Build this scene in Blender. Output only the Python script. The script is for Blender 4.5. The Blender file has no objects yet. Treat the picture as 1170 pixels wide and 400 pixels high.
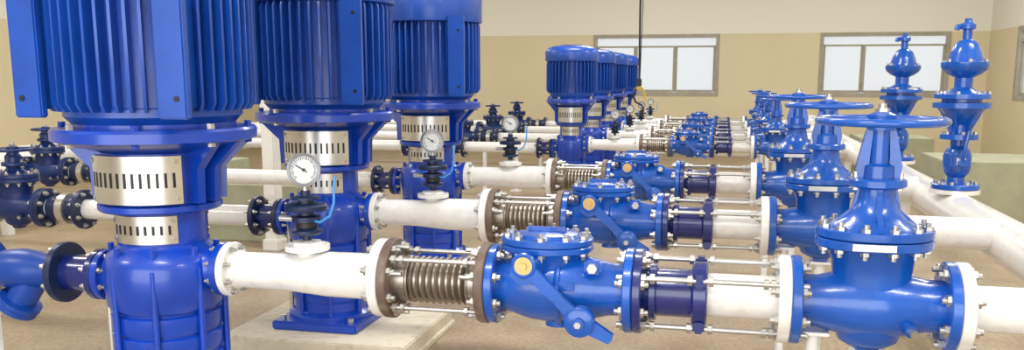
import bpy, bmesh, math, random
from mathutils import Vector, Matrix, Euler
random.seed(4)
scene = bpy.context.scene
scene.view_settings.view_transform = 'Standard'
ZP = 0.75           # pipe axis height
CAM_Z = 1.5

# ------------------------------------------------------------ materials
def paint(name, col, rough=0.35, metal=0.0, var=0.12, scale=6.0, bump=0.04, coat=0.0, spec=0.5, dirt=None, dirt_amt=0.0, bscale=90):
    m = bpy.data.materials.new(name); m.use_nodes = True
    nt = m.node_tree; b = nt.nodes['Principled BSDF']
    tc = nt.nodes.new('ShaderNodeTexCoord')
    n = nt.nodes.new('ShaderNodeTexNoise'); n.inputs['Scale'].default_value = scale; n.inputs['Detail'].default_value = 6
    nt.links.new(tc.outputs['Object'], n.inputs['Vector'])
    cr = nt.nodes.new('ShaderNodeValToRGB')
    lo = [max(0, c * (1 - var)) for c in col]; hi = [min(1, c * (1 + var)) for c in col]
    cr.color_ramp.elements[0].position = 0.3; cr.color_ramp.elements[1].position = 0.7
    cr.color_ramp.elements[0].color = (*lo, 1); cr.color_ramp.elements[1].color = (*hi, 1)
    nt.links.new(n.outputs['Fac'], cr.inputs['Fac'])
    out = cr.outputs['Color']
    if dirt:
        n2 = nt.nodes.new('ShaderNodeTexNoise'); n2.inputs['Scale'].default_value = scale * 3; n2.inputs['Detail'].default_value = 8
        nt.links.new(tc.outputs['Object'], n2.inputs['Vector'])
        r2 = nt.nodes.new('ShaderNodeValToRGB'); r2.color_ramp.elements[0].position = 0.52; r2.color_ramp.elements[1].position = 0.72
        r2.color_ramp.elements[0].color = (0, 0, 0, 1); r2.color_ramp.elements[1].color = (dirt_amt,) * 3 + (1,)
        nt.links.new(n2.outputs['Fac'], r2.inputs['Fac'])
        mx = nt.nodes.new('ShaderNodeMixRGB'); mx.inputs['Color2'].default_value = (*dirt, 1)
        nt.links.new(r2.outputs['Color'], mx.inputs['Fac']); nt.links.new(out, mx.inputs['Color1']); out = mx.outputs['Color']
    nt.links.new(out, b.inputs['Base Color'])
    b.inputs['Roughness'].default_value = rough; b.inputs['Metallic'].default_value = metal
    b.inputs['Specular IOR Level'].default_value = spec; b.inputs['Coat Weight'].default_value = coat; b.inputs['Coat Roughness'].default_value = .12
    if bump > 0:
        n3 = nt.nodes.new('ShaderNodeTexNoise'); n3.inputs['Scale'].default_value = bscale; n3.inputs['Detail'].default_value = 3
        nt.links.new(tc.outputs['Object'], n3.inputs['Vector'])
        bp = nt.nodes.new('ShaderNodeBump'); bp.inputs['Strength'].default_value = bump * 3; bp.inputs['Distance'].default_value = 0.004
        nt.links.new(n3.outputs['Fac'], bp.inputs['Height']); nt.links.new(bp.outputs['Normal'], b.inputs['Normal'])
    return m

M_PUMP = paint('pump_blue_paint', (0.003, 0.050, 0.44), 0.30, var=0.18, coat=0.3)
M_MOTOR = paint('motor_blue_paint', (0.008, 0.068, 0.40), 0.35, var=0.15, coat=.15)
M_VALVE = paint('valve_blue_epoxy', (0.004, 0.088, 0.46), 0.26, var=0.2, coat=0.4, bump=0.08, bscale=45)
M_DARK = paint('dark_blue_epoxy', (0.008, 0.018, 0.15), 0.25, coat=0.5)
M_NAVY = paint('navy_cast_iron', (0.007, 0.018, 0.07), 0.4)
M_SGATE = paint('suction_valve_blue', (0.006, 0.024, 0.13), 0.38)
M_STR = paint('strainer_blue', (0.005, 0.055, 0.34), 0.36)
M_WHITE = paint('white_pipe_paint', (0.84, 0.84, 0.83), 0.22, var=0.03, coat=0.4, dirt=(0.60, 0.53, 0.43), dirt_amt=0.3)
M_BROWN = paint('rusty_primer_flange', (0.13, 0.088, 0.07), 0.5, var=0.3, dirt=(0.3, 0.25, 0.2), dirt_amt=0.5)
M_BELL = paint('bellows_steel', (0.36, 0.32, 0.28), 0.33, metal=0.85)
M_ZINC = paint('zinc_bolts', (0.52, 0.52, 0.51), 0.35, metal=0.85, var=0.15)
M_SS = paint('stainless_guard', (0.64, 0.63, 0.60), 0.30, metal=0.85, var=0.06, bump=0.02)
M_BLACK = paint('black_rubber', (0.012, 0.012, 0.014), 0.45)
M_BEZ = paint('gauge_bezel', (0.18, 0.18, 0.19), 0.3, metal=.8)
M_BRASS = paint('brass', (0.62, 0.42, 0.18), 0.4, metal=0.7)
M_YEL = paint('hook_yellow_paint', (0.65, 0.45, 0.04), 0.4)
M_FACE = paint('gauge_face', (0.58, 0.60, 0.60), 0.3, var=0.0, bump=0)
M_TUBE = paint('light_blue_hose', (0.05, 0.28, 0.75), 0.35)
M_CONC = paint('cream_plinth_paint', (0.64, 0.59, 0.47), 0.7, var=0.08, dirt=(0.42, 0.33, 0.22), dirt_amt=0.5)
M_GREEN = paint('greenish_cement', (0.38, 0.39, 0.27), 0.8, var=0.1)
M_ALU = paint('window_aluminium', (0.40, 0.37, 0.29), 0.45, metal=0.0)
M_CEIL = paint('ceiling_plaster', (0.8, 0.79, 0.74), 0.9, var=0.02)

def mat_wall():
    m = bpy.data.materials.new('two_tone_wall_paint'); m.use_nodes = True
    nt = m.node_tree; b = nt.nodes['Principled BSDF']
    g = nt.nodes.new('ShaderNodeNewGeometry'); s = nt.nodes.new('ShaderNodeSeparateXYZ')
    nt.links.new(g.outputs['Position'], s.inputs['Vector'])
    mr = nt.nodes.new('ShaderNodeMapRange'); mr.inputs['From Min'].default_value = 2.255; mr.inputs['From Max'].default_value = 2.275
    nt.links.new(s.outputs['Z'], mr.inputs['Value'])
    n = nt.nodes.new('ShaderNodeTexNoise'); n.inputs['Scale'].default_value = 1.5; n.inputs['Detail'].default_value = 5
    nt.links.new(g.outputs['Position'], n.inputs['Vector'])
    cr = nt.nodes.new('ShaderNodeValToRGB')
    cr.color_ramp.elements[0].color = (0.70, 0.61, 0.40, 1); cr.color_ramp.elements[1].color = (0.77, 0.68, 0.47, 1)
    nt.links.new(n.outputs['Fac'], cr.inputs['Fac'])
    mx = nt.nodes.new('ShaderNodeMixRGB'); mx.inputs['Color2'].default_value = (0.86, 0.83, 0.73, 1)
    nt.links.new(mr.outputs['Result'], mx.inputs['Fac']); nt.links.new(cr.outputs['Color'], mx.inputs['Color1'])
    nt.links.new(mx.outputs['Color'], b.inputs['Base Color']); b.inputs['Roughness'].default_value = 0.7
    return m
M_WALL = mat_wall()

def mat_floor():
    m = bpy.data.materials.new('mottled_concrete_floor'); m.use_nodes = True
    nt = m.node_tree; b = nt.nodes['Principled BSDF']
    g = nt.nodes.new('ShaderNodeNewGeometry')
    n = nt.nodes.new('ShaderNodeTexNoise'); n.inputs['Scale'].default_value = 38; n.inputs['Detail'].default_value = 5
    nt.links.new(g.outputs['Position'], n.inputs['Vector'])
    cr = nt.nodes.new('ShaderNodeValToRGB')
    cr.color_ramp.elements[0].position = 0.28; cr.color_ramp.elements[1].position = 0.72
    cr.color_ramp.elements[0].color = (0.32, 0.24, 0.155, 1); cr.color_ramp.elements[1].color = (0.50, 0.40, 0.28, 1)
    nt.links.new(n.outputs['Fac'], cr.inputs['Fac'])
    n2 = nt.nodes.new('ShaderNodeTexNoise'); n2.inputs['Scale'].default_value = 1.8; n2.inputs['Detail'].default_value = 9; n2.inputs['Roughness'].default_value = .65
    nt.links.new(g.outputs['Position'], n2.inputs['Vector'])
    r2 = nt.nodes.new('ShaderNodeValToRGB'); r2.color_ramp.elements[0].position = .32; r2.color_ramp.elements[1].position = .66
    r2.color_ramp.elements[0].color = (0.66, 0.62, 0.56, 1); r2.color_ramp.elements[1].color = (1, 1, 1, 1)
    nt.links.new(n2.outputs['Fac'], r2.inputs['Fac'])
    mx = nt.nodes.new('ShaderNodeMixRGB'); mx.blend_type = 'MULTIPLY'; mx.inputs['Fac'].default_value = 1
    nt.links.new(cr.outputs['Color'], mx.inputs['Color1']); nt.links.new(r2.outputs['Color'], mx.inputs['Color2'])
    nt.links.new(mx.outputs['Color'], b.inputs['Base Color']); b.inputs['Roughness'].default_value = 0.42
    return m
M_FLOOR = mat_floor()

def mat_glass():
    m = bpy.data.materials.new('frosted_window_glass'); m.use_nodes = True
    nt = m.node_tree; nt.nodes.remove(nt.nodes['Principled BSDF'])
    o = nt.nodes['Material Output']; t = nt.nodes.new('ShaderNodeBsdfTransparent'); d = nt.nodes.new('ShaderNodeBsdfTranslucent')
    t.inputs['Color'].default_value = (0.93, 0.94, 0.94, 1); d.inputs['Color'].default_value = (0.9, 0.92, 0.92, 1)
    mx = nt.nodes.new('ShaderNodeMixShader'); mx.inputs['Fac'].default_value = 0.28
    nt.links.new(t.outputs[0], mx.inputs[1]); nt.links.new(d.outputs[0], mx.inputs[2]); nt.links.new(mx.outputs[0], o.inputs['Surface'])
    return m
M_GLASS = mat_glass()
def mat_emit(name, c, s):
    m = bpy.data.materials.new(name); m.use_nodes = True
    b = m.node_tree.nodes['Principled BSDF']; b.inputs['Emission Color'].default_value = (*c, 1); b.inputs['Emission Strength'].default_value = s
    return m
M_LAMP = mat_emit('fluorescent_diffuser', (1, 0.99, 0.97), 3)

# ------------------------------------------------------------ mesh builder
X = Vector((1, 0, 0)); Y = Vector((0, 1, 0)); Z = Vector((0, 0, 1))
def basis(w):
    w = Vector(w).normalized()
    if abs(w.z) > 0.99: u = Vector((1, 0, 0))
    else: u = Vector((0, 0, 1)).cross(w).normalized()
    return u, w.cross(u).normalized(), w

class MB:
    def __init__(s): s.v = []; s.f = []; s.m = []; s.mats = []
    def mi(s, mat):
        if mat not in s.mats: s.mats.append(mat)
        return s.mats.index(mat)
    def add(s, vs, fs, mat):
        o = len(s.v); i = s.mi(mat); s.v += [Vector(p) for p in vs]
        for f in fs: s.f.append([a + o for a in f]); s.m.append(i)
    def lathe(s, prof, o, ax, mat, seg=32, arc=None, su=1, sv=1, caps=True):
        u, v, w = basis(ax); o = Vector(o); vs = []; fs = []
        n = seg if arc is None else seg + 1
        for (r, h) in prof:
            r = max(r, 1e-4)
            for k in range(n):
                a = 2 * math.pi * k / seg if arc is None else arc[0] + (arc[1] - arc[0]) * k / seg
                vs.append(o + u * (r * math.cos(a) * su) + v * (r * math.sin(a) * sv) + w * h)
        for i in range(len(prof) - 1):
            for k in range(seg):
                k2 = (k + 1) % n
                fs.append((i * n + k, i * n + k2, (i + 1) * n + k2, (i + 1) * n + k))
        if arc is None and caps:
            fs.append(list(range(n))[::-1]); fs.append([(len(prof) - 1) * n + k for k in range(n)])
        s.add(vs, fs, mat)
    def cyl(s, o, ax, r, l, mat, seg=16, ch=0):
        if ch: p = [(r - ch, 0), (r, ch), (r, l - ch), (r - ch, l)]
        else: p = [(r, 0), (r, l)]
        s.lathe(p, o, ax, mat, seg)
    def rod(s, a, b, r, mat, seg=10):
        a = Vector(a); b = Vector(b); s.cyl(a, b - a, r, (b - a).length, mat, seg)
    def box(s, c, size, mat, rot=None, ch=0.0):
        c = Vector(c)
        bm = bmesh.new(); bmesh.ops.create_cube(bm, size=1)
        for v in bm.verts: v.co = Vector((v.co.x * size[0], v.co.y * size[1], v.co.z * size[2]))
        if ch: bmesh.ops.bevel(bm, geom=list(bm.edges), offset=ch, segments=2, affect='EDGES')
        R = rot.to_matrix() if rot else Matrix.Identity(3)
        bm.verts.index_update()
        s.add([R @ v.co + c for v in bm.verts], [[v.index for v in f.verts] for f in bm.faces], mat); bm.free()
    def tube(s, pts, r, mat, seg=12, closed=False, caps=True):
        pts = [Vector(p) for p in pts]; N = len(pts); vs = []; fs = []; pu = None
        for i, p in enumerate(pts):
            if closed: t = pts[(i + 1) % N] - pts[i - 1]
            else: t = pts[min(i + 1, N - 1)] - pts[max(i - 1, 0)]
            t.normalize()
            if pu is None: u = basis(t)[0]
            else: u = (pu - t * pu.dot(t)).normalized()
            pu = u; v = t.cross(u)
            for k in range(seg):
                a = 2 * math.pi * k / seg; vs.append(p + u * (r * math.cos(a)) + v * (r * math.sin(a)))
        for i in range(N if closed else N - 1):
            j = (i + 1) % N
            for k in range(seg):
                k2 = (k + 1) % seg; fs.append((i * seg + k, i * seg + k2, j * seg + k2, j * seg + k))
        if not closed and caps: fs.append(list(range(seg))[::-1]); fs.append([(N - 1) * seg + k for k in range(seg)])
        s.add(vs, fs, mat)
    def prism(s, poly, origin, ua, va, wa, th, mat):
        ua, va, wa, o = Vector(ua), Vector(va), Vector(wa), Vector(origin); n = len(poly)
        vs = [o + ua * a + va * b - wa * th / 2 for a, b in poly] + [o + ua * a + va * b + wa * th / 2 for a, b in poly]
        fs = [list(range(n))[::-1], [n + k for k in range(n)]] + [(k, (k + 1) % n, n + (k + 1) % n, n + k) for k in range(n)]
        s.add(vs, fs, mat)
    def flange(s, o, ax, R, t, mat, nb=8, bolt=M_ZINC, br=0.011, bc=None, su=1, sv=1, ba=0.02, bb=0.02, seg=40):
        u, v, w = basis(ax); o = Vector(o); c = 0.004
        s.lathe([(R - c, 0), (R, c), (R, t - c), (R - c, t)], o, ax, mat, seg, su=su, sv=sv)
        bc = bc or R * 0.84
        for k in range(nb):
            a = 2 * math.pi * (k + 0.5) / nb
            p = o + u * (bc * math.cos(a) * su) + v * (bc * math.sin(a) * sv)
            if ba:
                s.cyl(p - w * ba * .6, w, br * 1.5, ba * .6, bolt, 6); s.cyl(p - w * (ba * 1.3), w, br * .8, ba, bolt, 8)
            if bb:
                s.cyl(p + w * t, w, br * 1.5, bb * .6, bolt, 6); s.cyl(p + w * t, w, br * .8, bb * 1.3, bolt, 8)
    def torus(s, o, ax, R, r, mat, seg=48, sub=10):
        u, v, w = basis(ax); o = Vector(o)
        s.tube([o + u * (R * math.cos(2 * math.pi * k / seg)) + v * (R * math.sin(2 * math.pi * k / seg)) for k in range(seg)], r, mat, sub, closed=True)
    def mesh(s, name, ang=38):
        me = bpy.data.meshes.new(name); me.from_pydata([tuple(p) for p in s.v], [], s.f)
        for m in s.mats: me.materials.append(m)
        me.polygons.foreach_set('material_index', s.m)
        bm = bmesh.new(); bm.from_mesh(me); bmesh.ops.recalc_face_normals(bm, faces=bm.faces); bm.to_mesh(me); bm.free()
        me.polygons.foreach_set('use_smooth', [True] * len(me.polygons)); me.set_sharp_from_angle(angle=math.radians(ang)); me.update()
        return me
def place(name, me, loc, scale=1.0, rz=0.0):
    o = bpy.data.objects.new(name, me); o.location = loc; o.scale = (scale,) * 3; o.rotation_euler = (0, 0, rz)
    scene.collection.objects.link(o); return o

# ------------------------------------------------------------ pump (origin on shaft axis at outlet height)
NZ = -.05   # inlet nozzle offset
def build_pump(rm=0.32, fin=0.06, nf=48, top=1.13, cow=0.30, small=False, ks=1.0):
    b = MB(); k = ks; H = 0.56 if not small else 0.50
    b.box((0, 0, -.62), (.50 * k, .50 * k, .05), M_PUMP, ch=.008)
    for sx in (-1, 1):
        for sy in (-1, 1): b.cyl((sx * .2 * k, sy * .2 * k, -.6), Z, .018, .03, M_ZINC, 6)
    p = [(.24, -.597), (.24, -.57), (.205, -.55), (.205, -.50)]
    z = -.50
    while z < -.16:
        p += [(.205, z), (.212, z + .01), (.212, z + .07), (.200, z + .078), (.200, z + .085)]; z += .085
    p += [(.205, z), (.222, z + .02), (.232, -.05), (.232, .02), (.215, .06), (.18, .085), (.168, .10), (.168, .225), (.225, .235), (.232, .242), (.232, .262), (.205, .27)]
    p += [(.205, .46), (.25, .475), (.31, .49), (.365, .505), (.378, .51), (.378, .545), (.37, .555), (.30, .56), (.30, .60)]
    b.lathe([(r * k, h * (H / .56) if h > .1 else h) for r, h in p], (0, 0, 0), Z, M_PUMP, 48)
    zs = H / .56
    for (r, z0, z1, hw, ns, sl) in ((.238, .275, .455, 50, 13, .055), (.176, .115, .222, 48, 9, .035)):
        r *= k; z0 *= zs; z1 *= zs
        for base in (-86, 94):
            a0, a1 = math.radians(base - hw), math.radians(base + hw)
            b.lathe([(r - .03, z0), (r, z0), (r, z1), (r - .03, z1)], (0, 0, 0), Z, M_SS, 20, arc=(a0, a1))
            for q in range(ns):
                a = a0 + (a1 - a0) * (q + 1) / (ns + 1)
                c = Vector((r * math.cos(a), r * math.sin(a), z0 + (z1 - z0) * .5))
                b.box(c, (.004, .008 * k + .002, sl), M_BLACK, Euler((0, 0, a)))
            for q in (a0 + .08, a1 - .08):
                for zz in (z0 + .02, z1 - .02): b.cyl((r * math.cos(q) * .99, r * math.sin(q) * .99, zz), (math.cos(q), math.sin(q), 0), .008, .008, M_ZINC, 8)
    for a in (30, -20, 150, 200, 0, 180):
        a = math.radians(a); d = Vector((math.cos(a), math.sin(a), 0))
        b.prism([(.19 * k, .27 * zs), (.25 * k, .27 * zs), (.255 * k, .40 * zs), (.36 * k, .508 * zs), (.19 * k, .508 * zs)], (0, 0, 0), d, Z, d.cross(Z), .035, M_PUMP)
    for q in range(8):
        a = math.pi / 8 + q * math.pi / 4
        b.cyl((.345 * k * math.cos(a), .345 * k * math.sin(a), .49 * zs), Z, .015, .085, M_ZINC if q % 2 else M_PUMP, 6)
        b.cyl((.2 * k * math.cos(a), .2 * k * math.sin(a), .06), Z, .013, .04, M_PUMP, 6)
        b.cyl((.222 * k * math.cos(a), .222 * k * math.sin(a), -.58), Z, .013, .60, M_SS if q == 4 else M_PUMP, 10)
    b.lathe([(.15, .0), (.11, .17 * k), (.085, .20 * k), (.08, .28 * k - .03)], (0, 0, 0), X, M_PUMP, 32)
    b.flange((.28 * k - .03, 0, 0), X, .105, .03, M_PUMP, 8, bb=0, br=.008)
    b.lathe([(.15, .0), (.11, .17 * k), (.085, .20 * k), (.08, .28 * k - .03)], (0, 0, NZ), -X, M_PUMP, 32)
    b.flange((-.28 * k, 0, NZ), X, .105, .03, M_PUMP, 8, ba=0, br=.008)
    # motor
    m0 = H + .04
    b.lathe([(rm * .9, H), (rm * 1.02, m0), (rm * 1.02, m0 + .03), (rm, m0 + .035), (rm, top - .01), (rm * 1.02, top)], (0, 0, 0), Z, M_MOTOR, 48)
    R = rm + fin
    for q in range(nf):
        a = 2 * math.pi * q / nf; d = Vector((math.cos(a), math.sin(a), 0))
        b.prism([(rm - .01, m0 + .02), (R - .02, m0 + .02), (R, m0 + .05), (R, top - .03), (R - .01, top), (rm - .01, top)], (0, 0, 0), d, Z, d.cross(Z), .011, M_MOTOR)
    b.lathe([(rm, top), (R + .012, top), (R + .015, top + .01), (R + .015, top + cow * .6), (R - .01, top + cow * .8), (R - .07, top + cow * .94), (R - .14, top + cow), (0.02, top + cow)], (0, 0, 0), Z, M_MOTOR, 48)
    b.cyl((0, 0, top + cow), Z, .12, .004, M_BLACK, 24)
    if not small:
        for sx in (-1, 1):
            x = .020 + sx * .290
            b.box((x, -.335, (m0 + top) / 2 + .015), (.115, .035, top - m0 + .03), M_MOTOR, ch=.006)
            b.box((x * .90, -.26, (m0 + top) / 2), (.05, .16, top - m0 - .06), M_MOTOR, ch=.006)
            for zz in (m0 + .07, top - .07):
                b.cyl((x + sx * .02, -.3535, zz), -Y, .010, .003, M_BLACK, 16)
        b.box((-.02, .39, (m0 + top) / 2 + .08), (.26, .16, .26), M_MOTOR, ch=.012)
        b.box((-.02, .475, (m0 + top) / 2 + .08), (.27, .02, .27), M_MOTOR, ch=.006)
        b.torus((0, 0, top + cow + .03), Y, .03, .009, M_ZINC, 20, 8)
    else:
        b.box((.0, R + .03, (m0 + top) / 2), (.2, .12, .18), M_MOTOR, ch=.01)
    return b.mesh('multistage_pump')
ME_PUMP = build_pump()
ME_PUMP2 = build_pump(rm=.235, fin=.04, nf=36, top=.90, cow=.17, small=True, ks=.72)

def build_spool():
    b = MB()   # -1.87 -> -1.20
    b.flange((0, 0, 0), X, .107, .03, M_WHITE, 8, br=.008, ba=0)
    b.lathe([(.072, .03), (.07, .05), (.072, .25), (.086, .43), (.088, .63)], (0, 0, 0), X, M_WHITE, 40)
    b.torus((.05, 0, 0), X, .07, .007, M_WHITE, 32, 8)
    b.flange((.63, 0, 0), X, .147, .04, M_WHITE, 8, br=.013, bb=0)
    b.lathe([(.045, 0), (.04, .09), (.085, .092), (.085, .112), (.05, .116), (.05, .124), (.02, .13)], (.34, 0, 0), Z, M_WHITE, 32)
    b.cyl((.34, 0, .112), Z, .06, .012, M_WHITE, 6)
    return b.mesh('discharge_pipe_spool')
ME_SPOOL = build_spool()

def build_gauge():
    b = MB()
    b.lathe([(.018, .0), (.018, .02), (.05, .022), (.058, .03), (.058, .04), (.04, .046), (.034, .05), (.034, .07), (.055, .073), (.055, .092), (.03, .097), (.03, .11), (.078, .115), (.08, .12), (.08, .134), (.075, .139), (.03, .142), (.03, .154), (.055, .157), (.055, .166), (.018, .17), (.018, .19)], (0, 0, 0), Z, M_NAVY, 28)
    b.cyl((0, 0, .05), Z, .042, .02, M_BLACK, 24); b.cyl((-.11, 0, .08), X, .012, .1, M_ZINC, 12)
    b.cyl((0, 0, .185), Z, .012, .03, M_ZINC, 12)
    n = Vector((.22, -1, .12)).normalized(); c = Vector((0, 0, .268))
    b.lathe([(.052, -.022), (.059, -.018), (.060, .010), (.064, .012), (.064, .019), (.052, .021), (.052, .012), (0, .012)], c, n, M_BEZ, 40)
    b.cyl(c + n * .011, n, .052, .0025, M_FACE, 40)
    u, v, w = basis(n)
    for k in range(28):
        a = math.radians(-45 + 270 * k / 27); d = u * math.cos(a) + v * math.sin(a); L = .011 if k % 3 == 0 else .006
        p = c + n * .0142 + d * .043
        b.rod(p - d * L / 2, p + d * L / 2, .0013, M_BLACK, 4)
    d = (u * math.cos(2.6) + v * math.sin(2.6)); b.rod(c + n * .016 - d * .015, c + n * .016 + d * .036, .002, M_BLACK, 5)
    b.cyl(c + n * .014, n, .006, .005, M_BLACK, 12)
    b.tube([(0.03, -.02, .08), (.07, -.03, .075), (.11, -.03, .10), (.128, -.03, .15), (.13, -.03, .21), (.132, -.02, .25)], .005, M_TUBE, 8)
    return b.mesh('pressure_gauge')
ME_GAUGE = build_gauge()

def build_bellows():
    b = MB(); L = .398     # -1.199 -> -.801
    b.flange((0, 0, 0), X, .150, .035, M_BROWN, 8, br=.012, ba=0, bb=.022)
    b.flange((L - .035, 0, 0), X, .147, .035, M_BROWN, 8, br=.012, bb=0, ba=.022)
    p = [(.085, .035), (.085, .085)]
    n = 9; x = .095; W = .22
    for i in range(n):
        w = W / n; p += [(.070, x), (.070, x + w * .2), (.084, x + w * .35), (.088, x + w * .5), (.084, x + w * .65), (.070, x + w * .85)]; x += w
    p += [(.083, x), (.083, L - .035)]
    b.lathe(p, (0, 0, 0), X, M_BELL, 40)
    b.torus((.09, 0, 0), X, .082, .006, M_BELL, 36, 8); b.torus((x + .005, 0, 0), X, .082, .006, M_BELL, 36, 8)
    for a in (45, 135, 225, 315):
        a = math.radians(a); y, z = .127 * math.cos(a), .127 * math.sin(a)
        b.rod((.02, y, z), (L - .01, y, z), .008, M_ZINC)
        for xx in (.045, .075, L - .08): b.cyl((xx, y, z), X, .017, .015, M_ZINC, 6)
    for a in (20, 100, 160, 250, 340):
        a = math.radians(a); y, z = .125 * math.cos(a), .125 * math.sin(a)
        b.rod((.03, y, z), (.09, y, z), .008, M_ZINC); b.rod((L - .09, y, z), (L - .03, y, z), .008, M_ZINC)
    return b.mesh('expansion_joint')
ME_BELL = build_bellows()

def build_check():
    b = MB(); L = .519; c = L / 2      # -.80 -> -.281
    b.flange((0, 0, 0), X, .145, .032, M_VALVE, 8, br=.012, ba=0)
    b.flange((L - .032, 0, 0), X, .15, .032, M_VALVE, 8, br=.012, bb=0)
    b.lathe([(.09, .03), (.09, .05), (.105, .09), (.122, .15), (.13, .23), (.125, .30), (.11, .37), (.095, .43), (.09, .49)], (0, 0, 0), X, M_VALVE, 40)
    o = (c - .055, 0, 0)
    b.lathe([(.13, -.02), (.13, .05), (.125, .10), (.145, .135)], o, Z, M_VALVE, 40, su=1, sv=.85)
    b.flange((o[0], 0, .135), Z, .165, .022, M_VALVE, 10, br=.010, bb=0, sv=.85, bc=.143)
    b.flange((o[0], 0, .159), Z, .165, .024, M_VALVE, 10, br=.010, ba=0, sv=.85, bc=.143)
    b.lathe([(.12, .183), (.11, .195), (.07, .201), (0.01, .203)], o, Z, M_VALVE, 32, sv=.85)
    b.box((o[0], 0, .208), (.14, .02, .018), M_VALVE, ch=.004)
    b.torus((c, 0, 0), X, .126, .012, M_VALVE, 40, 8)
    hx, hz = .158, .110
    b.lathe([(.06, 0), (.055, .08), (.047, .10), (.047, .135)], (hx, -.05, hz - .02), -Y, M_VALVE, 28)
    b.cyl((hx, -.185, hz), -Y, .031, .008, M_BRASS, 28); b.torus((hx, -.186, hz), Y, .036, .009, M_VALVE, 28, 8)
    b.cyl((hx, -.192, hz), -Y, .013, .012, M_BRASS, 6)
    lx, lz = .352, -.075; a = Vector((hx, -.175, hz)); e = Vector((lx, -.175, lz)); d = e - a; dn = d.normalized(); pn = dn.cross(Y)
    L2 = d.length
    b.prism([(.02, -.024), (.02, .024), (L2 * .6, .018), (L2, .026), (L2, -.026), (L2 * .6, -.018)], a, dn, pn, Y, .026, M_VALVE)
    b.lathe([(.044, 0), (.052, .006), (.052, .044), (.044, .05)], e + Y * .022, -Y, M_VALVE, 32)
    b.cyl(e - Y * .028, -Y, .02, .02, M_VALVE, 20); b.cyl(e - Y * .04, -Y, .012, .02, M_ZINC, 6)
    dd = Vector((.88, 0, -.46)).normalized(); b.prism([(.04, -.026), (.04, .026), (.12, .018), (.125, 0), (.12, -.018)], e, dd, dd.cross(Y), Y, .024, M_VALVE)
    b.box((.385, -.10, .10), (.06, .05, .05), M_VALVE, ch=.01); b.cyl((.385, -.12, .10), -Y, .018, .02, M_ZINC, 6)
    b.cyl((c - .01, 0, -.14), Z, .05, .03, M_VALVE, 20)
    b.box((.29, -.125, .03), (.07, .01, .03), M_VALVE, ch=.003)
    return b.mesh('swing_check_valve')
ME_CHECK = build_check()

def build_dismantle():
    b = MB(); L = .522      # -.28 -> .242
    b.flange((0, 0, 0), X, .15, .03, M_DARK, 8, br=.012, ba=0)
    b.lathe([(.078, .03), (.084, .06), (.084, .20)], (0, 0, 0), X, M_DARK, 40)
    b.lathe([(.084, .05), (.1, .055), (.1, .075), (.084, .08)], (0, 0, 0), X, M_DARK, 40)
    b.lathe([(.084, .195), (.108, .2), (.114, .205), (.114, .245), (.108, .25), (.09, .252)], (0, 0, 0), X, M_DARK, 40)
    b.lathe([(.075, .245), (.075, .485)], (0, 0, 0), X, M_WHITE, 40)
    b.flange((L - .04, 0, 0), X, .15, .04, M_WHITE, 8, br=.012, bb=0)
    for k in range(4):
        a = math.pi / 2 * (k + .5) + math.radians(12); y, z = .127 * math.cos(a), .127 * math.sin(a)
        b.rod((-.055, y, z), (L + .055, y, z), .009, M_ZINC)
        for xx in (.03, .06, .185, .255, L - .065, L - .09): b.cyl((xx, y, z), X, .018, .016, M_ZINC, 6)
        b.box((.225, y * .93, z * .93), (.04, .045, .045), M_DARK, ch=.008)
    return b.mesh('dismantling_joint')
ME_DIS = build_dismantle()

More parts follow.
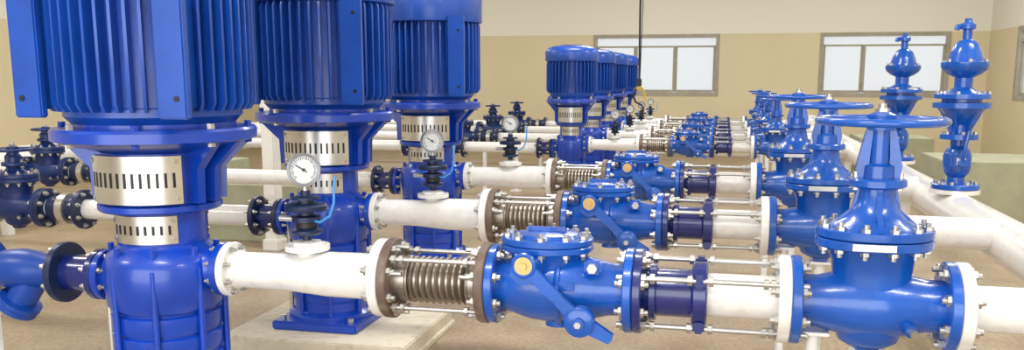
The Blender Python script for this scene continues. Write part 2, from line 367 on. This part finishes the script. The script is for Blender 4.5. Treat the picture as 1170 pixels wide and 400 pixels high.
def build_gate(mat=M_VALVE, wheel=.193, wz=.605, L=.512, dark=False):
    b = MB(); h = L / 2
    b.flange((-h, 0, 0), X, .150, .034, mat, 8, br=.013, ba=0)
    b.flange((h - .034, 0, 0), X, .150, .034, mat, 8, br=.013, bb=0)
    b.lathe([(.088, -h + .03), (.088, -.17), (.098, -.13), (.115, -.06), (.12, 0), (.115, .06), (.098, .13), (.088, .17), (.088, h - .03)], (0, 0, 0), X, mat, 36)
    b.lathe([(.02, -.150), (.06, -.147), (.095, -.125), (.12, -.06), (.128, .02), (.125, .10), (.13, .15), (.155, .198)], (0, 0, 0), Z, mat, 36, sv=.8)
    b.box((0, 0, -.155), (.07, .07, .02), mat, ch=.005)
    b.flange((0, 0, .195), Z, .185, .03, mat, 12, br=.011, bb=0, sv=.82, bc=.163)
    b.flange((0, 0, .228), Z, .185, .030, mat, 12, br=.011, ba=0, sv=.82, bc=.163)
    if not dark: b.box((-.02, -.155, .214), (.13, .006, .022), M_SS)
    g = .415 if not dark else .34
    f = lambda t: .256 + (g - .03 - .256) * t
    b.lathe([(.148, .256), (.135, f(.1)), (.10, f(.25)), (.075, f(.45)), (.06, f(.75)), (.055, f(1)), (.085, f(1) + .007), (.09, f(1) + .011), (.09, g), (.085, g + .005), (.05, g + .007), (.048, g + .045), (.03, g + .055), (.03, wz - .03), (.045, wz - .028), (.045, wz + .02), (.02, wz + .03)], (0, 0, 0), Z, mat, 32, sv=.95)
    for a in range(4):
        a = math.pi / 2 * a; d = Vector((math.cos(a), math.sin(a), 0))
        b.prism([(.04, .257), (.14, .260), (.075, f(.5)), (.06, g - .025), (.03, g - .025)], (0, 0, 0), d, Z, d.cross(Z), .018, mat)
    for sx in (-1, 1):
        b.cyl((sx * .068, 0, g - .035), Z, .011, .06, M_ZINC, 6)
        b.prism([(.035, g + .005), (.065, g + .005), (.07, g + .045), (.045, wz - .03), (.025, wz - .03)], (0, 0, 0), X * sx, Z, Y, .03, mat)
    o = Vector((0, 0, wz))
    b.torus(o, Z, wheel, .013, mat, 48, 10)
    for q in range(6):
        a = math.pi / 3 * q + .3; d = Vector((math.cos(a), math.sin(a), 0))
        b.rod(o + d * .03, o + d * (wheel - .005), .010, mat, 8)
    b.cyl(o + Z * .01, Z, .013, .045, M_ZINC, 12); b.cyl(o + Z * .025, Z, .022, .015, M_ZINC, 6)
    b.cyl((.1, -.07, -.05), (.3, -1, -.2), .022, .05, mat, 16); b.cyl((.115, -.115, -.06), (.3, -1, -.2), .014, .02, M_ZINC, 6)
    return b.mesh('gate_valve')
ME_GATE = build_gate()
ME_GATE_D = build_gate(M_SGATE, .13, .44, dark=True)

XHD = 1.37
def build_branch(s):
    b = MB()
    b.flange((0, 0, 0), X, .15 * s, .04 * s, M_WHITE, 8, br=.013 * s, ba=0)
    b.lathe([(.076 * s, .03), (.076 * s, XHD - .756 - .075)], (0, 0, 0), X, M_WHITE, 36)
    b.torus((.06, 0, 0), X, .076 * s, .006, M_WHITE, 32, 8)
    return b.mesh('branch_pipe')
ME_BR1 = build_branch(1); ME_BR2 = build_branch(.83)

def build_post(h, r=.028):
    b = MB()
    b.box((0, 0, .008), (.16, .16, .016), M_WHITE, ch=.003)
    b.cyl((0, 0, .012), Z, r, h - .02, M_WHITE, 20); b.box((0, 0, h - .006), (.1, .1, .012), M_WHITE, ch=.003)
    return b.mesh('pipe_support')
ME_POST = build_post(ZP - .167); ME_POST2 = build_post(ZP - .167 * .83)
ME_POSTB = build_post(ZP - .100, .022)

LINES = [(3.10, 1.0), (4.64, 1.0), (6.48, 1.0), (9.8, .83), (11.4, .83), (13.0, .83), (14.6, .83)]
for yy, s in LINES:
    fx = lambda x: .755 + (x - .755) * s
    if s == 1: place('multistage_pump', ME_PUMP, (-2.151, yy, ZP))
    else: place('multistage_pump', ME_PUMP2, (fx(-1.87) - .28 * .72 - .001, yy, ZP))
    place('discharge_pipe_spool', ME_SPOOL, (fx(-1.87), yy, ZP), s)
    place('pressure_gauge', ME_GAUGE, (fx(-1.53), yy, ZP + .13 * s), s)
    place('expansion_joint', ME_BELL, (fx(-1.199), yy, ZP), s)
    place('swing_check_valve', ME_CHECK, (fx(-.80), yy, ZP), s)
    place('dismantling_joint', ME_DIS, (fx(-.28), yy, ZP), s)
    place('gate_valve', ME_GATE, (fx(.499), yy, ZP), s)
    place('branch_pipe', ME_BR1 if s == 1 else ME_BR2, (.756, yy, ZP))
    place('pipe_support', ME_POST if s == 1 else ME_POST2, (fx(.50), yy, 0))
    if s == 1: place('pipe_support', ME_POSTB, (.325, yy, 0))

def plinth(name, x0, x1, y0, y1, h, mat):
    b = MB(); b.box((0, 0, h / 2), (x1 - x0, y1 - y0, h), mat, ch=.008)
    if mat is M_CONC: b.box((0, 0, .015), (x1 - x0 + .03, y1 - y0 + .03, .03), mat, ch=.004)
    place(name, b.mesh(name), ((x0 + x1) / 2, (y0 + y1) / 2, 0))
for yy, s in LINES:
    if s == 1: plinth('pump_plinth', -2.62, -1.56, yy - .42, yy + .42, ZP - .645, M_CONC)
    else: plinth('pump_plinth', -2.05, -1.30, yy - .32, yy + .32, ZP - .645, M_CONC)

# ------------------------------------------------------------ discharge header
HZ = .70; AIRY = (5.80, 7.70)
b = MB()
b.tube([(0, 0, 0), (0, 12.6, 0)], .112, M_WHITE, 40)
for yy in (0, 12.6): b.flange((0, yy - .03, 0), Y, .17, .06, M_WHITE, 12)
for yy in AIRY:
    b.lathe([(.075, 0), (.075, .10), (.14, .105), (.14, .13)], (0, yy - 2.6, 0), Z, M_WHITE, 36)
place('discharge_header_pipe', b.mesh('discharge_header_pipe'), (XHD, 2.6, HZ))
for yy in (3.9, 7.2, 10.5, 13.8): place('pipe_support', build_post(HZ - .112, .035), (XHD, yy, 0))

def build_air():
    b = MB()
    P = [(.13, 0), (.134, .004), (.134, .026), (.13, .03), (.05, .035), (.048, .07), (.07, .095), (.078, .13), (.078, .20), (.065, .235), (.045, .255), (.045, .29), (.105, .295), (.105, .325), (.05, .33), (.045, .38), (.065, .41), (.11, .45), (.13, .475), (.158, .48), (.158, .51), (.11, .515), (.11, .53), (.155, .535), (.155, .56), (.08, .58), (.05, .60), (.05, .655), (.09, .675), (.120, .70), (.130, .72), (.130, .745), (.10, .752), (.085, .80), (.065, .85), (.04, .87), (.026, .875), (.026, .93), (.042, .935), (.042, .96), (.026, .97), (.02, .98)]
    b.lathe(P, (0, 0, 0), Z, M_VALVE, 36)
    for (R, z, n) in ((.11, .03, 8), (.088, .325, 6), (.14, .56, 8), (.115, .745, 6)):
        for k in range(n):
            a = 2 * math.pi * (k + .5) / n; b.cyl((R * math.cos(a), R * math.sin(a), z - .005), Z, .012, .022, M_ZINC, 6)
    b.box((0, 0, .165), (.11, .18, .09), M_VALVE, ch=.015)
    b.cyl((0, -.08, .165), -Y, .022, .06, M_VALVE, 16)
    b.tube([(0, -.13, .165), (.0, -.14, .2), (.01, -.14, .28), (.02, -.14, .35)], .010, M_VALVE, 8)
    b.box((.0, -.095, .17), (.05, .005, .04), M_SS)
    for k in range(6):
        a = math.pi / 3 * k; d = Vector((math.cos(a), math.sin(a), 0))
        b.prism([(.04, .33), (.055, .33), (.125, .475), (.04, .475)], (0, 0, 0), d, Z, d.cross(Z), .016, M_VALVE)
    b.tube([(0, 0, .94), (-.03, 0, .955), (-.055, 0, .95), (-.06, 0, .93)], .016, M_VALVE, 10)
    b.cyl((.0, 0, .975), Z, .02, .02, M_VALVE, 6)
    return b.mesh('air_release_valve')
ME_AIR = build_air()
for yy in AIRY: place('air_release_valve', ME_AIR, (XHD, yy, HZ + .131))

# ------------------------------------------------------------ suction side
SZ = ZP + NZ
def suction_pipe(L, nm='suction_pipe'):
    b = MB()
    b.flange((-.03, 0, 0), X, .105, .03, M_NAVY, 8, bb=0, br=.008)
    b.lathe([(.07, .03), (.07, .14)], (0, 0, 0), -X, M_DARK, 32)
    b.flange((-.17, 0, 0), X, .115, .03, M_NAVY, 8, br=.009)
    b.cyl((-L + .03, 0, 0), X, .06, L - .2, M_WHITE, 32)
    b.flange((-L + .26, 0, 0), X, .12, .03, M_NAVY, 8, br=.009)
    b.cyl((-L + .05, 0, 0), X, .075, .2, M_NAVY, 28)
    b.cyl((-L + .13, 0, 0), X, .095, .05, M_SS, 28)
    b.flange((-L, 0, 0), X, .12, .03, M_NAVY, 8, br=.011, ba=0)
    b.box((-L * .6, 0, -SZ / 2 - .02), (.04, .04, SZ - .07), M_WHITE); b.box((-L * .6, 0, -SZ + .007), (.14, .14, .012), M_WHITE)
    return b.mesh(nm)
b = MB()
b.flange((-.03, 0, 0), X, .125, .03, M_NAVY, 8, bb=0, br=.010)
b.lathe([(.065, .03), (.065, .10), (.08, .15), (.088, .22), (.08, .30), (.065, .36), (.065, .4)], (0, 0, 0), -X, M_STR, 32)
b.flange((-.43, 0, 0), X, .125, .03, M_STR, 8, ba=.02, bb=.02, br=.010)
d = Vector((-.55, -.1, -.83)).normalized()
b.lathe([(.06, 0), (.06, .15), (.088, .155), (.088, .175), (.084, .18), (.084, .20), (.03, .205), (.03, .225)], (-.15, 0, 0), d, M_STR, 32)
b.box((-.40, 0, -SZ / 2 - .02), (.04, .04, SZ - .07), M_WHITE); b.box((-.40, 0, -SZ + .007), (.14, .14, .012), M_WHITE)
place('y_strainer', b.mesh('y_strainer'), (-2.60, 3.1, SZ))
PX = -2.151 - .281
b = MB(); b.flange((0, 0, 0), -X, .105, .03, M_DARK, 8, ba=0, br=.008); b.cyl((-2.60 - PX + .001, 0, 0), X, .075, PX + 2.60 - .001, M_DARK, 28)
place('suction_spool', b.mesh('suction_spool'), (PX, 3.1, SZ))
place('suction_pipe', suction_pipe(2.27), (-3.062, 3.1, SZ))
XH = -6.6
for i, (yy, xe) in enumerate(((3.1, -5.332), (4.64, -4.02), (6.48, -5.35))):
    if i: place('suction_pipe', suction_pipe(PX - xe), (PX, yy, SZ))
    sc = .80
    place('suction_gate_valve', ME_GATE_D, (xe - .257 * sc, yy, SZ), sc)
    x2 = xe - .515 * sc; b = MB(); b.flange((0, 0, 0), -X, .12, .03, M_NAVY, 8, ba=0, br=.010); b.cyl((XH + .125 - x2, 0, 0), X, .06, x2 - XH - .125, M_WHITE, 28)
    place('suction_branch_pipe', b.mesh('suction_branch_pipe'), (x2, yy, SZ))
for yy in (9.8, 11.4, 13.0, 14.6):
    xp = .755 - 2.625 * .83 - .28 * .72 * 2 - .002
    place('suction_pipe', suction_pipe(1.3), (xp, yy, SZ))
    place('suction_gate_valve', ME_GATE_D, (xp - 1.507, yy, SZ), .8)
    x2 = xp - 1.3 - .515 * .8; b = MB(); b.flange((0, 0, 0), -X, .12, .03, M_NAVY, 8, ba=0, br=.010); b.cyl((XH + .125 - x2, 0, 0), X, .06, x2 - XH - .125, M_WHITE, 28)
    place('suction_branch_pipe', b.mesh('suction_branch_pipe'), (x2, yy, SZ))
b = MB(); b.tube([(0, 0, 0), (0, 13, 0)], .13, M_WHITE, 32)
for q in (1, 4.5, 8.5, 12): b.box((0, q, -.12 - (SZ - .12) / 2), (.08, .08, SZ - .12), M_WHITE)
place('suction_header_pipe', b.mesh('suction_header_pipe'), (XH, 2.6, SZ))

# ------------------------------------------------------------ low cement blocks, column
plinth('cement_block', -4.75, -3.35, 7.3, 8.0, .52, M_GREEN)
plinth('cement_block', -6.3, -5.1, 8.2, 9.0, .60, M_GREEN)
plinth('cement_block', 2.25, 4.4, 10.0, 11.2, .62, M_GREEN)
plinth('cement_block', 1.9, 2.9, 13.6, 14.6, .62, M_GREEN)
b = MB(); b.box((0, 0, 2.1), (.12, .12, 4.2), M_CEIL, ch=.01); b.box((0, 0, .05), (.16, .16, .1), M_CEIL, ch=.01)
place('support_column', b.mesh('support_column'), (-3.76, 7.0, 0))

# ------------------------------------------------------------ room
X0, X1, Y0, Y1, HC = -9.62, 4.5, -3.0, 17.5, 4.2; T = .2
def slab(name, lo, hi, mat):
    b = MB(); c = [(lo[i] + hi[i]) / 2 for i in range(3)]; b.box((0, 0, 0), [hi[i] - lo[i] for i in range(3)], mat)
    return place(name, b.mesh(name), c)
slab('floor', (X0 - T, Y0 - T, -.1), (X1 + T, Y1 + T, 0), M_FLOOR)
slab('ceiling', (X0 - T, Y0 - T, HC), (X1 + T, Y1 + T, HC + .1), M_CEIL)
def wall(name, horiz, c0, c1, a0, a1, holes, z0, z1):
    b = MB()
    def bx(p0, p1, q0, q1):
        if p1 - p0 < 1e-4 or q1 - q0 < 1e-4: return
        if horiz: b.box(((p0 + p1) / 2, (c0 + c1) / 2, (q0 + q1) / 2), (p1 - p0, c1 - c0, q1 - q0), M_WALL)
        else: b.box(((c0 + c1) / 2, (p0 + p1) / 2, (q0 + q1) / 2), (c1 - c0, p1 - p0, q1 - q0), M_WALL)
    bx(a0, a1, 0, z0); bx(a0, a1, z1, HC); p = a0
    for h0, h1 in holes: bx(p, h0, z0, z1); p = h1
    bx(p, a1, z0, z1)
    place(name, b.mesh(name), (0, 0, 0))
WZ0, WZ1 = 1.13, 2.245
far_h = [(-7.2, -4.86), (-2.47, -.13), (1.69, 3.86)]
right_h = [(9.6, 11.8), (13.7, 15.9)]
wall('wall_far', True, Y1, Y1 + T, X0 - T, X1 + T, far_h, WZ0, WZ1)
wall('wall_right', False, X1, X1 + T, Y0, Y1, right_h, WZ0, WZ1)
wall('wall_left', False, X0 - T, X0, Y0, Y1, [], WZ0, WZ1)
wall('wall_back', True, Y0 - T, Y0, X0 - T, X1 + T, [(-5.5, 3.0)], .02, 3.3)  # opening is unseen, put in to carry the fill light
wi = 0
def window(horiz, c, a0, a1):
    global wi; wi += 1
    b = MB(); W = a1 - a0; H = WZ1 - WZ0
    def bx(p, q, w, h, th, mat, off=0):
        if horiz: b.box((p, off, q), (w, th, h), mat)
        else: b.box((off, p, q), (th, w, h), mat)
    f = .05
    for p in (-W / 2 + f / 2, W / 2 - f / 2): bx(p, 0, f, H, .12, M_ALU)
    for q in (-H / 2 + f / 2, H / 2 - f / 2): bx(0, q, W - 2 * f, f, .118, M_ALU)
    n = 3; iw = W - 2 * f; sw = iw / n
    zt = H / 2 - f - .16
    bx(0, zt, iw, .035, .05, M_ALU)
    for k in range(n):
        cx = -iw / 2 + sw * (k + .5); off = -.02 if k % 2 else .012
        for p in (cx - sw / 2 + .02, cx + sw / 2 - .02): bx(p, (zt - H / 2 + f) / 2, .04, zt + H / 2 - f - .02, .03, M_ALU, off)
        bx(cx, -H / 2 + f + .025, sw - .09, .045, .03, M_ALU, off)
    bx(0, 0, iw, H - 2 * f, .006, M_GLASS, .035)
    t = -.066
    for p in (-W / 2 - .005, W / 2 + .005): bx(p, 0, .03, H + .04, .012, M_ALU, t)
    for q in (-H / 2 - .005, H / 2 + .005): bx(0, q, W - .02, .03, .012, M_ALU, t)
    loc = ((a0 + a1) / 2, c, (WZ0 + WZ1) / 2) if horiz else (c, (a0 + a1) / 2, (WZ0 + WZ1) / 2)
    place('window_%d' % wi, b.mesh('window'), loc)
for h in far_h: window(True, Y1 + .0605, *h)
for h in right_h: window(False, X1 + .0605, *h)

# hanging hoist chain with hook
b = MB()
b.tube([(0, 0, 2.75), (.003, 0, 1.8), (-.005, 0, 1.0), (0, 0, .30)], .010, M_BLACK, 8)
b.tube([(.02, 0, 2.75), (.024, 0, 1.8), (.02, 0, 1.0), (.008, 0, .30)], .004, M_BLACK, 8)
b.box((0, 0, .28), (.05, .04, .08), M_BLACK, ch=.008)
b.box((0.004, -.004, .225), (.055, .045, .035), M_YEL, ch=.006)
b.tube([(0, 0, .24), (-.035, 0, .2), (-.05, 0, .14), (-.03, 0, .09), (.03, 0, .06), (.05, 0, .02), (.035, 0, -.03), (0, 0, -.05), (-.03, 0, -.02)], .010, M_BLACK, 8)
b.tube([(0, 0, .24), (.04, 0, .22), (.06, 0, .15), (.075, 0, .10)], .008, M_YEL, 8)
b.box((0, 0, 2.98), (.2, .16, .14), M_BLACK, ch=.01)
place('hoist_chain', b.mesh('hoist_chain'), (-.82, 9.0, HC - 3.05))

# ------------------------------------------------------------ lights
def fixture(x, y, e):
    b = MB(); b.box((0, 0, 0), (1.3, .44, .06), M_CEIL, ch=.008); b.box((0, 0, -.034), (1.24, .38, .012), M_LAMP)
    place('ceiling_light', b.mesh('ceiling_light'), (x, y, HC - .031))
    l = bpy.data.lights.new('ceiling_lamp', 'AREA'); l.shape = 'RECTANGLE'; l.size = 1.24; l.size_y = .38; l.energy = e; l.color = (1, .99, .96)
    o = bpy.data.objects.new('ceiling_lamp', l); o.location = (x, y, HC - .09); scene.collection.objects.link(o)
for x in (-6, -1.2, 2.6):
    for y in (1.0, 5.0, 9.2, 13.5): fixture(x, y, 66 if y < 8 else 78)
l = bpy.data.lights.new('back_fill_light', 'AREA'); l.shape = 'RECTANGLE'; l.size = 8.3; l.size_y = 3.2; l.energy = 300; l.color = (.97, .99, 1)  # added fill light behind the camera, set in an assumed, unseen door opening
o = bpy.data.objects.new('back_fill_light', l); o.location = (-1.25, Y0 - .25, 1.7); o.rotation_euler = (math.radians(90), 0, 0); scene.collection.objects.link(o)
w = bpy.data.worlds.new('world'); scene.world = w; w.use_nodes = True
w.node_tree.nodes['Background'].inputs['Color'].default_value = (.98, .99, 1, 1); w.node_tree.nodes['Background'].inputs['Strength'].default_value = 1.0

# ------------------------------------------------------------ camera
cam = bpy.data.cameras.new('camera'); cam.sensor_width = 36; cam.lens = 1023 / 1170 * 36; cam.clip_start = .05; cam.shift_y = 60 / 1170
co = bpy.data.objects.new('camera', cam); co.location = (0, 0, CAM_Z); co.rotation_euler = (math.radians(90 - 9.65), 0, math.radians(13.18))
scene.collection.objects.link(co); scene.camera = co
